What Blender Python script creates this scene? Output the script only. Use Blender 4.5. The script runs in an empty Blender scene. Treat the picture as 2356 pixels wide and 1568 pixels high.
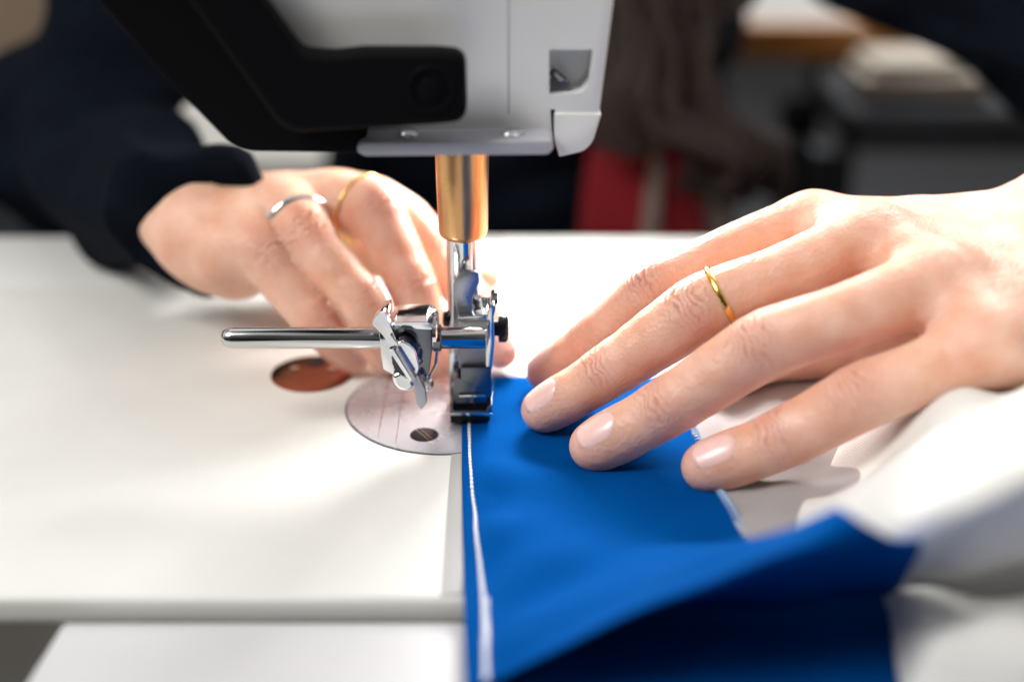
import bpy, bmesh, math, random
import numpy as np
import openvdb
from mathutils import Vector, Matrix
random.seed(4); rng = np.random.default_rng(4)
SC = bpy.context.scene
COL = SC.collection
MM = 0.001
# ------------------------------------------------------------------ camera
PITCH = math.radians(25); F = 1422.0; D0 = 440.0
_a = math.atan(76.5 / F)
CAM = np.array([41 / F * D0 * math.cos(_a), -D0 * math.cos(PITCH + _a), D0 * math.sin(PITCH + _a)])
cd = bpy.data.cameras.new('camera'); cam = bpy.data.objects.new('camera', cd); COL.objects.link(cam)
cam.location = Vector(CAM * MM); cam.rotation_euler = (math.radians(90) - PITCH, 0, 0)
cd.lens = 50; cd.sensor_width = 36; cd.clip_start = 0.01; cd.clip_end = 60
cd.dof.use_dof = True; cd.dof.focus_distance = 0.412; cd.dof.aperture_fstop = 3.1; cd.dof.aperture_blades = 0
SC.camera = cam
# ------------------------------------------------------------------ world and lamps
w = bpy.data.worlds.new('World'); SC.world = w; w.use_nodes = True
wn = w.node_tree.nodes; wl = w.node_tree.links; wn.clear()
wo = wn.new('ShaderNodeOutputWorld'); wb = wn.new('ShaderNodeBackground'); wl.new(wb.outputs[0], wo.inputs[0])
tc = wn.new('ShaderNodeTexCoord'); sx = wn.new('ShaderNodeSeparateXYZ'); wl.new(tc.outputs['Generated'], sx.inputs[0])
wr = wn.new('ShaderNodeValToRGB'); wl.new(sx.outputs[2], wr.inputs[0])
wr.color_ramp.elements[0].position = 0.0; wr.color_ramp.elements[0].color = (0.035, 0.033, 0.032, 1)
wr.color_ramp.elements[1].position = 0.35; wr.color_ramp.elements[1].color = (0.985, 0.985, 0.97, 1)
wy = wn.new('ShaderNodeMapRange'); wl.new(sx.outputs[1], wy.inputs['Value'])
wy.inputs['From Min'].default_value = -0.75; wy.inputs['From Max'].default_value = 0.1; wy.inputs['To Min'].default_value = 0.09; wy.inputs['To Max'].default_value = 1.0
wv = wn.new('ShaderNodeVectorMath'); wv.operation = 'SCALE'; wl.new(wr.outputs[0], wv.inputs[0]); wl.new(wy.outputs[0], wv.inputs['Scale'])
wz = wn.new('ShaderNodeTexNoise'); wz.inputs['Scale'].default_value = 2.6; wz.inputs['Detail'].default_value = 2; wl.new(tc.outputs['Generated'], wz.inputs['Vector'])
wq = wn.new('ShaderNodeMapRange'); wq.inputs['From Min'].default_value = 0.42; wq.inputs['From Max'].default_value = 0.58; wq.inputs['To Min'].default_value = 0.35; wq.inputs['To Max'].default_value = 1.6; wl.new(wz.outputs['Fac'], wq.inputs['Value'])
wv2 = wn.new('ShaderNodeVectorMath'); wv2.operation = 'SCALE'; wl.new(wv.outputs[0], wv2.inputs[0]); wl.new(wq.outputs[0], wv2.inputs['Scale'])
wl.new(wv2.outputs[0], wb.inputs[0]); wb.inputs[1].default_value = 0.66
def area(name, loc, target, size, power, col, shape='RECTANGLE', size_y=None):
    l = bpy.data.lights.new(name, 'AREA'); l.energy = power; l.color = col; l.shape = shape; l.size = size
    if size_y: l.size_y = size_y
    o = bpy.data.objects.new(name, l); COL.objects.link(o); o.location = loc
    o.rotation_euler = (Vector(target) - Vector(loc)).to_track_quat('-Z', 'Y').to_euler(); return o
area('window_light', (0.7, 1.9, 1.7), (0, 0, 0), 1.6, 58, (1.0, 0.985, 0.96), size_y=1.1)
area('side_fill_light', (-1.3, -0.75, 1.7), (0, 0.0, 0.05), 0.8, 33, (1.0, 0.97, 0.925), size_y=0.9)  # added fill lamp from the left, brightens the front of the machine head
area('machine_led', (0.034, 0.120, 0.102), (0.045, 0.0, 0.02), 0.06, 0.85, (1.0, 0.975, 0.94), 'DISK')
SC.view_settings.view_transform = 'Standard'; SC.view_settings.look = 'None'
SC.view_settings.exposure = 0.26; SC.view_settings.gamma = 1; SC.view_settings.use_curve_mapping = False
SC.cycles.max_bounces = 8; SC.cycles.sample_clamp_indirect = 6
# ------------------------------------------------------------------ pixel helpers (1024 x 681 frame, millimetres)
FW = np.array([0, math.cos(PITCH), -math.sin(PITCH)]); UP = np.array([0, math.sin(PITCH), math.cos(PITCH)]); RT = np.array([1.0, 0, 0])
def ray(x, y): return FW + RT * (x - 512) / F + UP * (340.5 - y) / F
def PZ(x, y, z):
    d = ray(x, y); return CAM + d * (z - CAM[2]) / d[2]
def PY(x, y, Y):
    d = ray(x, y); return CAM + d * (Y - CAM[1]) / d[1]
S = 1 / 2.3008
def dz(x, y, z): return PZ(x * S, y * S, z)            # coordinates read off the 2356 px wide view
def dy(x, y, Y): return PY(x * S, y * S, Y)
def z1(x, y, z): return PZ(512 + x * .21732, 176 + y * .21732, z)
def z4(x, y, z): return PZ(x * .21732, y * .21732, z)
def z2(x, y, Y): return PY(208 + x * .13582, 256 + y * .13582, Y)
# ------------------------------------------------------------------ materials
def mat(name, col, rough=0.5, metal=0.0, var=0.0, vscale=40.0, bump=0.0, bscale=800.0, sss=0.0, coat=0.0, spec=0.5, sheen=0.0, emit=None):
    m = bpy.data.materials.new(name); m.use_nodes = True
    n = m.node_tree.nodes; l = m.node_tree.links; b = n['Principled BSDF']
    b.inputs['Base Color'].default_value = (*col, 1); b.inputs['Roughness'].default_value = rough
    b.inputs['Metallic'].default_value = metal; b.inputs['Specular IOR Level'].default_value = spec
    b.inputs['Coat Weight'].default_value = coat; b.inputs['Coat Roughness'].default_value = 0.12
    b.inputs['Sheen Weight'].default_value = sheen
    t = n.new('ShaderNodeTexCoord')
    if var:
        nz = n.new('ShaderNodeTexNoise'); nz.inputs['Scale'].default_value = vscale; nz.inputs['Detail'].default_value = 5
        l.new(t.outputs['Object'], nz.inputs['Vector'])
        mx = n.new('ShaderNodeMix'); mx.data_type = 'RGBA'
        mx.inputs['A'].default_value = (*[c * (1 - var) for c in col], 1)
        mx.inputs['B'].default_value = (*[min(1, c * (1 + var)) for c in col], 1)
        l.new(nz.outputs['Fac'], mx.inputs['Factor']); l.new(mx.outputs['Result'], b.inputs['Base Color'])
        ma = n.new('ShaderNodeMapRange'); ma.inputs['To Min'].default_value = max(0, rough - .08); ma.inputs['To Max'].default_value = min(1, rough + .08)
        l.new(nz.outputs['Fac'], ma.inputs['Value']); l.new(ma.outputs[0], b.inputs['Roughness'])
    if bump:
        nb = n.new('ShaderNodeTexNoise'); nb.inputs['Scale'].default_value = bscale; nb.inputs['Detail'].default_value = 3
        l.new(t.outputs['Object'], nb.inputs['Vector'])
        bp = n.new('ShaderNodeBump'); bp.inputs['Strength'].default_value = bump; bp.inputs['Distance'].default_value = 0.0005
        l.new(nb.outputs['Fac'], bp.inputs['Height']); l.new(bp.outputs[0], b.inputs['Normal'])
    if emit:
        b.inputs['Emission Color'].default_value = (*emit[:3], 1); b.inputs['Emission Strength'].default_value = emit[3]
    return m
def cloth_mat(name, col, pitch, bump=0.5, sheen=0.3, rough=0.85):
    """woven cloth: two crossed threads from the UV (UVs are millimetres)"""
    m = mat(name, col, rough, sheen=sheen, spec=0.02); n = m.node_tree.nodes; l = m.node_tree.links; b = n['Principled BSDF']
    uv = n.new('ShaderNodeUVMap'); sp = n.new('ShaderNodeSeparateXYZ'); l.new(uv.outputs[0], sp.inputs[0])
    def mth(op, a, bb=None):
        q = n.new('ShaderNodeMath'); q.operation = op
        for i, v in enumerate((a, bb)):
            if v is None: continue
            if isinstance(v, (int, float)): q.inputs[i].default_value = v
            else: l.new(v, q.inputs[i])
        return q.outputs[0]
    a = mth('SINE', mth('MULTIPLY', sp.outputs[0], 2 * math.pi / pitch)); c = mth('SINE', mth('MULTIPLY', sp.outputs[1], 2 * math.pi / pitch))
    h = mth('MULTIPLY', a, c)
    nz = n.new('ShaderNodeTexNoise'); nz.inputs['Scale'].default_value = 2.2; nz.inputs['Detail'].default_value = 4; l.new(uv.outputs[0], nz.inputs['Vector'])
    h2 = mth('ADD', h, mth('MULTIPLY', nz.outputs['Fac'], 2.0))
    bp = n.new('ShaderNodeBump'); bp.inputs['Strength'].default_value = bump; bp.inputs['Distance'].default_value = 0.00005
    l.new(h2, bp.inputs['Height']); l.new(bp.outputs[0], b.inputs['Normal'])
    mr = n.new('ShaderNodeMapRange'); mr.inputs['From Min'].default_value = -1; mr.inputs['From Max'].default_value = 3
    mr.inputs['To Min'].default_value = 0.05; mr.inputs['To Max'].default_value = 1.95; l.new(h2, mr.inputs['Value'])
    mx = n.new('ShaderNodeVectorMath'); mx.operation = 'SCALE'; mx.inputs[0].default_value = col; l.new(mr.outputs[0], mx.inputs['Scale'])
    l.new(mx.outputs[0], b.inputs['Base Color'])
    return m
def skin_mat():
    m = mat('skin', (0.7, 0.42, 0.3), 0.46); n = m.node_tree.nodes; l = m.node_tree.links; b = n['Principled BSDF']
    b.inputs['Subsurface Weight'].default_value = 0.6; b.inputs['Subsurface Radius'].default_value = (1.0, 0.30, 0.15); b.inputs['Subsurface Scale'].default_value = 0.005
    t = n.new('ShaderNodeTexCoord')
    red = n.new('ShaderNodeAttribute'); red.attribute_name = 'red'
    wrk = n.new('ShaderNodeAttribute'); wrk.attribute_name = 'wrinkle'
    al = n.new('ShaderNodeAttribute'); al.attribute_name = 'along'
    nz = n.new('ShaderNodeTexNoise'); nz.inputs['Scale'].default_value = 90; nz.inputs['Detail'].default_value = 5; l.new(t.outputs['Object'], nz.inputs['Vector'])
    c1 = n.new('ShaderNodeMix'); c1.data_type = 'RGBA'; c1.inputs['A'].default_value = (0.78, 0.40, 0.265, 1); c1.inputs['B'].default_value = (0.90, 0.60, 0.47, 1)
    nzr = n.new('ShaderNodeMapRange'); nzr.inputs['From Min'].default_value = .28; nzr.inputs['From Max'].default_value = .72; l.new(nz.outputs['Fac'], nzr.inputs['Value']); l.new(nzr.outputs[0], c1.inputs['Factor'])
    c2 = n.new('ShaderNodeMix'); c2.data_type = 'RGBA'; c2.inputs['B'].default_value = (0.72, 0.29, 0.22, 1)
    l.new(red.outputs['Fac'], c2.inputs['Factor']); l.new(c1.outputs['Result'], c2.inputs['A'])
    # knuckle creases: thin dark furrows across the finger, wobbled by noise
    def mth(op, a, bb=None, cc=None):
        q = n.new('ShaderNodeMath'); q.operation = op
        for i, v in enumerate((a, bb, cc)):
            if v is None: continue
            if isinstance(v, (int, float)): q.inputs[i].default_value = v
            else: l.new(v, q.inputs[i])
        return q.outputs[0]
    n2 = n.new('ShaderNodeTexNoise'); n2.inputs['Scale'].default_value = 170; n2.inputs['Detail'].default_value = 3; l.new(t.outputs['Object'], n2.inputs['Vector'])
    s = mth('SINE', mth('ADD', mth('MULTIPLY', al.outputs['Fac'], 1.7), mth('MULTIPLY', n2.outputs['Fac'], 13.0)))
    fur = mth('POWER', mth('ABSOLUTE', s), 0.45)
    k = mth('MULTIPLY', mth('SUBTRACT', 1.0, fur), wrk.outputs['Fac'])
    n3 = n.new('ShaderNodeTexVoronoi'); n3.inputs['Scale'].default_value = 850; l.new(t.outputs['Object'], n3.inputs['Vector'])
    n4 = n.new('ShaderNodeTexNoise'); n4.inputs['Scale'].default_value = 420; n4.inputs['Detail'].default_value = 4; l.new(t.outputs['Object'], n4.inputs['Vector'])
    hh = mth('ADD', mth('MULTIPLY', k, -0.9), mth('ADD', mth('MULTIPLY', n3.outputs['Distance'], 0.30), mth('MULTIPLY', n4.outputs['Fac'], 0.6)))
    bp = n.new('ShaderNodeBump'); bp.inputs['Strength'].default_value = 0.8; bp.inputs['Distance'].default_value = 0.0006
    l.new(hh, bp.inputs['Height']); l.new(bp.outputs[0], b.inputs['Normal'])
    c3 = n.new('ShaderNodeMix'); c3.data_type = 'RGBA'; c3.inputs['B'].default_value = (0.62, 0.24, 0.16, 1)
    l.new(mth('MULTIPLY', k, 0.75), c3.inputs['Factor']); l.new(c2.outputs['Result'], c3.inputs['A'])
    l.new(c3.outputs['Result'], b.inputs['Base Color'])
    return m
M = {
 'skin': skin_mat(),
 'nail': mat('nail', (0.93, 0.60, 0.54), 0.26, var=0.05, vscale=200, coat=0.15),
 'bed': mat('white_machine_paint', (0.80, 0.80, 0.765), 0.42, var=0.045, vscale=32, bump=0.15, bscale=1500),
 'casing': mat('white_casing_paint', (0.88, 0.88, 0.87), 0.25, var=0.02, vscale=12, coat=0.3),
 'lavender': mat('grey_plate_paint', (0.50, 0.50, 0.55), 0.35, var=0.03),
 'black': mat('black_plastic', (0.004, 0.004, 0.005), 0.6, var=0.3, vscale=30, spec=0.06),
 'blackshine': mat('black_shiny_steel', (0.02, 0.022, 0.025), 0.2, metal=0.6),
 'chrome': mat('chrome', (0.80, 0.81, 0.83), 0.11, metal=1.0, var=0.05, vscale=220, bump=0.10, bscale=260),
 'steel': mat('brushed_steel', (0.45, 0.47, 0.52), 0.3, metal=1.0, var=0.1, vscale=300, bump=0.12, bscale=1500),
 'cast': mat('grainy_cast_steel', (0.62, 0.62, 0.62), 0.5, metal=0.35, var=0.3, vscale=2500, bump=0.9, bscale=2600),
 'dark': mat('dark_blued_steel', (0.16, 0.17, 0.19), 0.18, metal=1.0, var=0.2, vscale=200),
 'brass': mat('polished_brass', (0.68, 0.38, 0.17), 0.3, metal=1.0, var=0.15, vscale=120),
 'reflection_brown': mat('reflection_brown_plate', (0.34, 0.17, 0.125), 0.22, metal=1.0, var=0.15, vscale=150),
 'plate': mat('satin_plate_steel', (0.74, 0.74, 0.80), 0.27, metal=0.55, var=0.04, vscale=60),
 'gold': mat('gold', (0.90, 0.56, 0.16), 0.18, metal=1.0, bump=0.2, bscale=1200),
 'silver': mat('silver', (0.86, 0.88, 0.90), 0.16, metal=1.0),
 'screwdark': mat('dark_screw', (0.012, 0.009, 0.009), 0.55, metal=0.0, spec=0.15),
 'slot': mat('slot_shadow', (0.01, 0.01, 0.01), 0.8),
 'blue': cloth_mat('blue_woven_cloth', (0.0, 0.066, 0.28), 1.15, 1.2, sheen=0.0, rough=1.0),
 'white': cloth_mat('white_woven_cloth', (0.78, 0.77, 0.74), 0.9, 0.5, sheen=0.0),
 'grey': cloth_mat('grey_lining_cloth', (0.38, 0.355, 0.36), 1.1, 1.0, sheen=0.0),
 'thread': mat('white_thread', (0.85, 0.86, 0.88), 0.6, bump=0.6, bscale=2500),
 'bluethread': mat('pale_blue_thread', (0.38, 0.55, 0.82), 0.6, bump=0.6, bscale=2500),
 'sweater': mat('navy_black_knit', (0.0035, 0.0055, 0.010), 0.95, var=0.5, vscale=60, spec=0.05),
 'hair': mat('brown_hair', (0.017, 0.009, 0.007), 0.75, var=0.5, vscale=120),
 'red': mat('dark_red_cloth', (0.17, 0.001, 0.006), 0.95, var=0.3, vscale=20),
 'cream': mat('cream_cloth', (0.22, 0.19, 0.165), 0.8, var=0.15, vscale=20),
 'wood': mat('orange_wood', (0.75, 0.31, 0.07), 0.5, var=0.25, vscale=8),
 'tabletop': mat('white_laminate', (0.74, 0.74, 0.72), 0.4, var=0.03, vscale=10),
 'plywood': mat('plywood_edge', (0.16, 0.15, 0.135), 0.7, var=0.2, vscale=60),
 'tabletop2': mat('pale_grey_laminate', (0.62, 0.62, 0.64), 0.45, var=0.12, vscale=16),
 'floor': mat('dark_floor', (0.035, 0.037, 0.042), 0.6, var=0.3, vscale=3),
 'wall': mat('tan_wall', (0.30, 0.235, 0.17), 0.9, var=0.1, vscale=2),
 'ledglass': mat('led_lens', (0.9, 0.9, 0.9), 0.3, emit=(1, 0.98, 0.94, 6.0)),
 'darkgrey': mat('dark_grey_fabric', (0.035, 0.04, 0.047), 0.9, var=0.3, vscale=6),
 'paper': mat('cream_paper', (0.62, 0.55, 0.46), 0.8, var=0.08, vscale=10),
}
# ------------------------------------------------------------------ builders
def setp(o, label=None, cat=None, group=None, kind=None):
    if label: o['label'] = label
    if cat: o['category'] = cat
    if group: o['group'] = group
    if kind: o['kind'] = kind
    return o
def empty(name, loc, label, cat, group=None):
    o = bpy.data.objects.new(name, None); COL.objects.link(o); o.location = Vector(loc) * MM; o.empty_display_size = 0.02
    return setp(o, label, cat, group)
bpy.context.view_layer.update()
def link(name, me, m, parent=None, label=None, smooth=True):
    o = bpy.data.objects.new(name, me); COL.objects.link(o)
    if m: me.materials.append(m)
    if smooth:
        for p in me.polygons: p.use_smooth = True
    if parent:
        o.parent = parent
        mw = Matrix.Identity(4); q = parent
        while q: mw = Matrix.Translation(q.location) @ mw if q.type == 'EMPTY' else mw; q = q.parent
        o.matrix_parent_inverse = mw.inverted()
    if label: o['label'] = label
    return o
def mesh(name, V, Fc, m, parent=None, label=None, smooth=True, uv=None):
    me = bpy.data.meshes.new(name); me.from_pydata([tuple(v) for v in np.asarray(V, float) * MM], [], [tuple(int(i) for i in f) for f in Fc]); me.update()
    if uv is not None:
        ul = me.uv_layers.new(name='UVMap')
        li = np.zeros(len(me.loops), int); me.loops.foreach_get('vertex_index', li)
        ul.data.foreach_set('uv', np.asarray(uv, np.float32)[li].ravel())
    return link(name, me, m, parent, label, smooth)
def bm_out(name, bm, m, parent=None, label=None, bevel=0.0, seg=3, sharp=35):
    bmesh.ops.recalc_face_normals(bm, faces=bm.faces)
    if bevel:
        ed = [e for e in bm.edges if len(e.link_faces) == 2 and e.calc_face_angle(0) > math.radians(sharp)]
        bmesh.ops.bevel(bm, geom=ed, offset=bevel, segments=seg, affect='EDGES', profile=0.5, clamp_overlap=True)
    bm.transform(Matrix.Scale(MM, 4))
    me = bpy.data.meshes.new(name); bm.to_mesh(me); bm.free()
    o = link(name, me, m, parent, label)
    try: me.set_sharp_from_angle(angle=math.radians(40))
    except Exception: pass
    return o
def add_prism(bm, pts, ext):
    """polygon pts (3D) extruded by the vector ext"""
    ext = Vector(ext); a = [bm.verts.new(Vector(p)) for p in pts]; b = [bm.verts.new(Vector(p) + ext) for p in pts]
    bm.faces.new(a); bm.faces.new(b[::-1]); n = len(pts)
    for i in range(n): bm.faces.new((a[i], b[i], b[(i + 1) % n], a[(i + 1) % n]))
def add_box(bm, c, s, rot=None):
    r = bmesh.ops.create_cube(bm, size=1.0); R = rot or Matrix.Identity(4)
    bmesh.ops.transform(bm, matrix=Matrix.Translation(Vector(c)) @ R @ Matrix.Diagonal((*s, 1)), verts=r['verts'])
def add_lathe(bm, prof, c, axis=(0, 0, 1), seg=40):
    """prof: list of (t along axis, radius)"""
    q = Vector((0, 0, 1)).rotation_difference(Vector(axis)).to_matrix().to_4x4(); T = Matrix.Translation(Vector(c)) @ q
    rings = []
    for t, r in prof:
        rings.append([bm.verts.new(T @ Vector((r * math.cos(2 * math.pi * i / seg), r * math.sin(2 * math.pi * i / seg), t))) for i in range(seg)])
    for a, b in zip(rings, rings[1:]):
        for i in range(seg): bm.faces.new((a[i], a[(i + 1) % seg], b[(i + 1) % seg], b[i]))
    bm.faces.new(rings[0][::-1]); bm.faces.new(rings[-1])
def round_poly(pts, rad, seg=6):
    """rounded corners of a 2D polygon; rad one number or a list"""
    out = []; n = len(pts); P = [np.array(p, float) for p in pts]
    for i in range(n):
        r = rad[i] if isinstance(rad, (list, tuple)) else rad
        p, a, b = P[i], P[i - 1], P[(i + 1) % n]
        da, db = a - p, b - p; la, lb = np.linalg.norm(da), np.linalg.norm(db)
        r = min(r, la * .48, lb * .48)
        if r < 1e-3: out.append(p); continue
        s, e = p + da / la * r, p + db / lb * r
        for k in range(seg + 1):
            t = k / seg; out.append((1 - t) ** 2 * s + 2 * t * (1 - t) * p + t * t * e)
    return out
def add_tube(bm, pts, rad, seg=12, caps=True):
    P = [Vector(p) for p in pts]; rad = rad if hasattr(rad, '__len__') else [rad] * len(P)
    rings = []; up = Vector((0, 0, 1)); prev = None
    for i, p in enumerate(P):
        t = (P[min(i + 1, len(P) - 1)] - P[max(i - 1, 0)]).normalized()
        if prev is None: n = t.cross(up if abs(t.z) < .9 else Vector((1, 0, 0))).normalized()
        else: n = (prev - t * prev.dot(t)).normalized()
        prev = n; b = t.cross(n)
        rings.append([bm.verts.new(p + (n * math.cos(a) + b * math.sin(a)) * rad[i]) for a in [2 * math.pi * k / seg for k in range(seg)]])
    for a, b in zip(rings, rings[1:]):
        for i in range(seg): bm.faces.new((a[i], a[(i + 1) % seg], b[(i + 1) % seg], b[i]))
    if caps: bm.faces.new(rings[0][::-1]); bm.faces.new(rings[-1])
def catmull(P, n):
    """smooth samples through the points (rows may carry radii too)"""
    P = np.asarray(P, float); Q = np.vstack([2 * P[0] - P[1], P, 2 * P[-1] - P[-2]]); out = []
    for i in range(len(P) - 1):
        p0, p1, p2, p3 = Q[i:i + 4]
        for k in range(n):
            t = k / n; out.append(.5 * ((2 * p1) + (-p0 + p2) * t + (2 * p0 - 5 * p1 + 4 * p2 - p3) * t * t + (-p0 + 3 * p1 - 3 * p2 + p3) * t ** 3))
    out.append(P[-1]); return np.array(out)
def patch(G, nu, nv):
    """smooth surface through a control grid G[row][col] of points"""
    G = np.asarray(G, float); R = np.stack([catmull(G[:, j], nv) for j in range(G.shape[1])], 1)
    return np.stack([catmull(R[i], nu) for i in range(R.shape[0])], 0)
def smooth_noise(A, scale, amp, seed, comp=2):
    r = np.random.default_rng(seed); H = np.zeros(A.shape[:2])
    for _ in range(7):
        k = r.normal(size=2); k = k / np.linalg.norm(k) * r.uniform(.6, 1.5) / scale; H += np.sin(A[..., 0] * k[0] * 6.28 + A[..., 1] * k[1] * 6.28 + r.uniform(0, 6.28))
    A[..., comp] += H / 7 ** .5 * amp; return A
def grid_mesh(name, A, m, parent=None, label=None, thick=0.5):
    h, w_ = A.shape[:2]; V = A.reshape(-1, 3)
    Fc = [(i * w_ + j, i * w_ + j + 1, (i + 1) * w_ + j + 1, (i + 1) * w_ + j) for i in range(h - 1) for j in range(w_ - 1)]
    du = np.concatenate([np.zeros((h, 1)), np.cumsum(np.linalg.norm(np.diff(A, axis=1), axis=2), 1)], 1)
    dv = np.concatenate([np.zeros((1, w_)), np.cumsum(np.linalg.norm(np.diff(A, axis=0), axis=2), 0)], 0)
    o = mesh(name, V, Fc, m, parent, label, uv=np.stack([du, dv], -1).reshape(-1, 2))
    if thick:
        s = o.modifiers.new('thickness', 'SOLIDIFY'); s.thickness = thick * MM; s.offset = 0
    return o
# ------------------------------------------------------------------ distance-field bodies
def smin(a, b, k):
    h = np.maximum(k - np.abs(a - b), 0) / k; return np.minimum(a, b) - h * h * k * .25
def chain_sdf(X, P, R, k=1.5):
    d = None
    for a, b, ra, rb in zip(P, P[1:], R, R[1:]):
        ab = b - a; t = np.clip(((X - a) @ ab) / max(ab @ ab, 1e-6), 0, 1)
        q = np.linalg.norm(X - (a + t[..., None] * ab), axis=-1) - (ra + (rb - ra) * t)
        d = q if d is None else smin(d, q, k)
    return d
class Field:
    def __init__(s, lo, hi, vox):
        s.vox = vox; s.lo = np.asarray(lo, float); s.n = np.ceil((np.asarray(hi, float) - s.lo) / vox).astype(int) + 1
        s.D = {}
    def new(s): return np.full(tuple(s.n), 1e3, np.float32)
    def add(s, D, P, R, k, kc=1.5, pad=12):
        P = np.asarray(P, float); R = np.asarray(R, float); mx = R.max() + pad
        i0 = np.clip(np.floor((P.min(0) - mx - s.lo) / s.vox).astype(int), 0, s.n); i1 = np.clip(np.ceil((P.max(0) + mx - s.lo) / s.vox).astype(int) + 1, 0, s.n)
        if (i1 <= i0).any(): return
        ax = [s.lo[j] + s.vox * np.arange(i0[j], i1[j]) for j in range(3)]
        X = np.stack(np.meshgrid(*ax, indexing='ij'), -1)
        q = chain_sdf(X, P, R, kc).astype(np.float32); sl = tuple(slice(i0[j], i1[j]) for j in range(3))
        D[sl] = smin(D[sl], q, k) if k > 0 else np.minimum(D[sl], q)
    def mesh(s, D):
        g = openvdb.FloatGrid(3.0); g.copyFromArray(np.ascontiguousarray(np.clip(D, -3 * s.vox, 3 * s.vox), np.float32), tolerance=0)
        g.background = 3.0 * s.vox
        V, Q = g.convertToQuads(0.0)[:2]
        return np.asarray(V, float) * s.vox + s.lo, np.asarray(Q)[:, ::-1]
def unit(v): v = np.asarray(v, float); return v / np.linalg.norm(v)
class Hand:
    """fingers: dict name -> (keypoints tip..knuckle [x,y,z,r], dorsal direction); palm: list of chains"""
    def __init__(s, fingers, palm, vox, kp=9, kf=5.5, webs=()):
        s.f = {}
        for n, (K, dors) in fingers.items():
            C = catmull(np.array(K), 5); s.f[n] = (C[:, :3], C[:, 3], np.array(K), unit(dors))
        allp = np.vstack([c[0] for c in s.f.values()] + [np.array(c)[:, :3] for c in palm])
        fd = Field(allp.min(0) - 20, allp.max(0) + 20, vox)
        DF = fd.new()
        for n, (P, R, K, dd) in s.f.items():
            q = fd.new(); fd.add(q, P, R, 0, 2.0)
            for j in (1, 2):         # knuckle pads on the back of the two finger joints
                c = K[j][:3] + dd * K[j][3] * .42; ax = unit(K[j + 1][:3] - K[j - 1][:3])
                fd.add(q, [c - ax * 2.2, c + ax * 2.2], [K[j][3] * .66] * 2, 4.0)
            # pulp: fuller pad under the fingertip
            c = K[0][:3] - dd * K[0][3] * .18 + unit(K[1][:3] - K[0][:3]) * 3
            fd.add(q, [c, c + unit(K[1][:3] - K[0][:3]) * 6], [K[0][3] * .92, K[0][3] * .95], 3.0)
            h = np.maximum(.8 - np.abs(DF - q), 0) / .8
            DF = np.minimum(DF, q) - h * h * .2
        DP = fd.new()
        for c in palm:
            c = np.array(c); fd.add(DP, c[:, :3], c[:, 3], kp, 3.0, pad=22)
        D = smin(DF, DP, kf)
        s.V, s.Q = fd.mesh(D)
        # attributes
        V = s.V; red = np.zeros(len(V)); wr_ = np.zeros(len(V)); al = np.zeros(len(V))
        for n, (P, R, K, dd) in s.f.items():
            if n == 'thumb': continue
            dt = np.linalg.norm(V - K[0][:3], axis=1); red = np.maximum(red, .48 * np.exp(-(dt / 10) ** 2))
            for j, wd in ((1, 4.2), (2, 6.2)):
                ax = unit(K[j + 1][:3] - K[j - 1][:3]); d2 = unit(dd - ax * (dd @ ax)); c = K[j][:3] + d2 * K[j][3]
                rel = V - c; a_ = rel @ ax; q = rel - a_[:, None] * ax
                ms = np.exp(-(a_ / wd) ** 2) * np.exp(-((np.linalg.norm(q, axis=1)) / (K[j][3] * 1.0)) ** 2)
                sel = ms > wr_; wr_ = np.where(sel, ms, wr_); al = np.where(sel, a_, al)
                red = np.maximum(red, .26 * np.exp(-(a_ / (wd * 1.3)) ** 2) * np.exp(-((np.linalg.norm(q, axis=1)) / (K[j][3] * 1.3)) ** 2))
            side = np.linalg.norm(V - K[0][:3], axis=1)
        s.red, s.wr, s.al = red, wr_, al
    def nail(s, n, w_=0.74, length=12.6, fore=1.8, lift=0.10):
        P, R, K, dd = s.f[n]; a = unit(K[0][:3] - K[1][:3]); d = unit(dd - a * (dd @ a)); sd = np.cross(a, d)
        r0 = K[0][3]; nu, nv = 17, 15; A = np.zeros((nv, nu, 3))
        for i in range(nv):
            v = i / (nv - 1); t = fore - v * length
            wid = (1 - .10 * (2 * v - 1) ** 2 - (.38 * max(0, (v - .72) / .28) ** 2) - .12 * max(0, (.15 - v) / .15) ** 2)
            for j in range(nu):
                u = 2 * j / (nu - 1) - 1; th = u * w_ * wid
                tt = t - (0.9 * u * u if v < .5 else -1.1 * u * u * (v - .5) * 2)
                # surface radius of the finger's back under the nail (from the distance-field mesh)
                A[i, j] = K[0][:3] + a * tt + (d * math.cos(th) + sd * math.sin(th)) * r0
        # snap onto the skin
        sub = s.V[np.linalg.norm(s.V - K[0][:3] + a * 3, axis=1) < r0 * 2.1]
        for i in range(nv):
            for j in range(nu):
                o = K[0][:3] + a * min((A[i, j] - K[0][:3]) @ a, .6); dr = unit(A[i, j] - o); rel = sub - o; t = rel @ dr; pr = np.linalg.norm(rel - t[:, None] * dr, axis=1)
                ok = (t > 0) & (t < r0 * 1.25) & (pr < 1.2)
                if ok.any(): 
                    uu = abs(2 * j / (nu - 1) - 1); vv = i / (nv - 1)
                    A[i, j] = o + dr * (np.median(t[ok]) + lift + .16 * (1 - uu) - .42 * uu ** 6 - .42 * max(0, (vv - .8) / .2) ** 2)
        B = A.copy()
        for _ in range(3): B[1:-1, 1:-1] = (B[1:-1, 1:-1] * 2 + B[:-2, 1:-1] + B[2:, 1:-1] + B[1:-1, :-2] + B[1:-1, 2:]) / 6
        B[0] += a * .35                       # free edge stands a little proud
        return B
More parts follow.
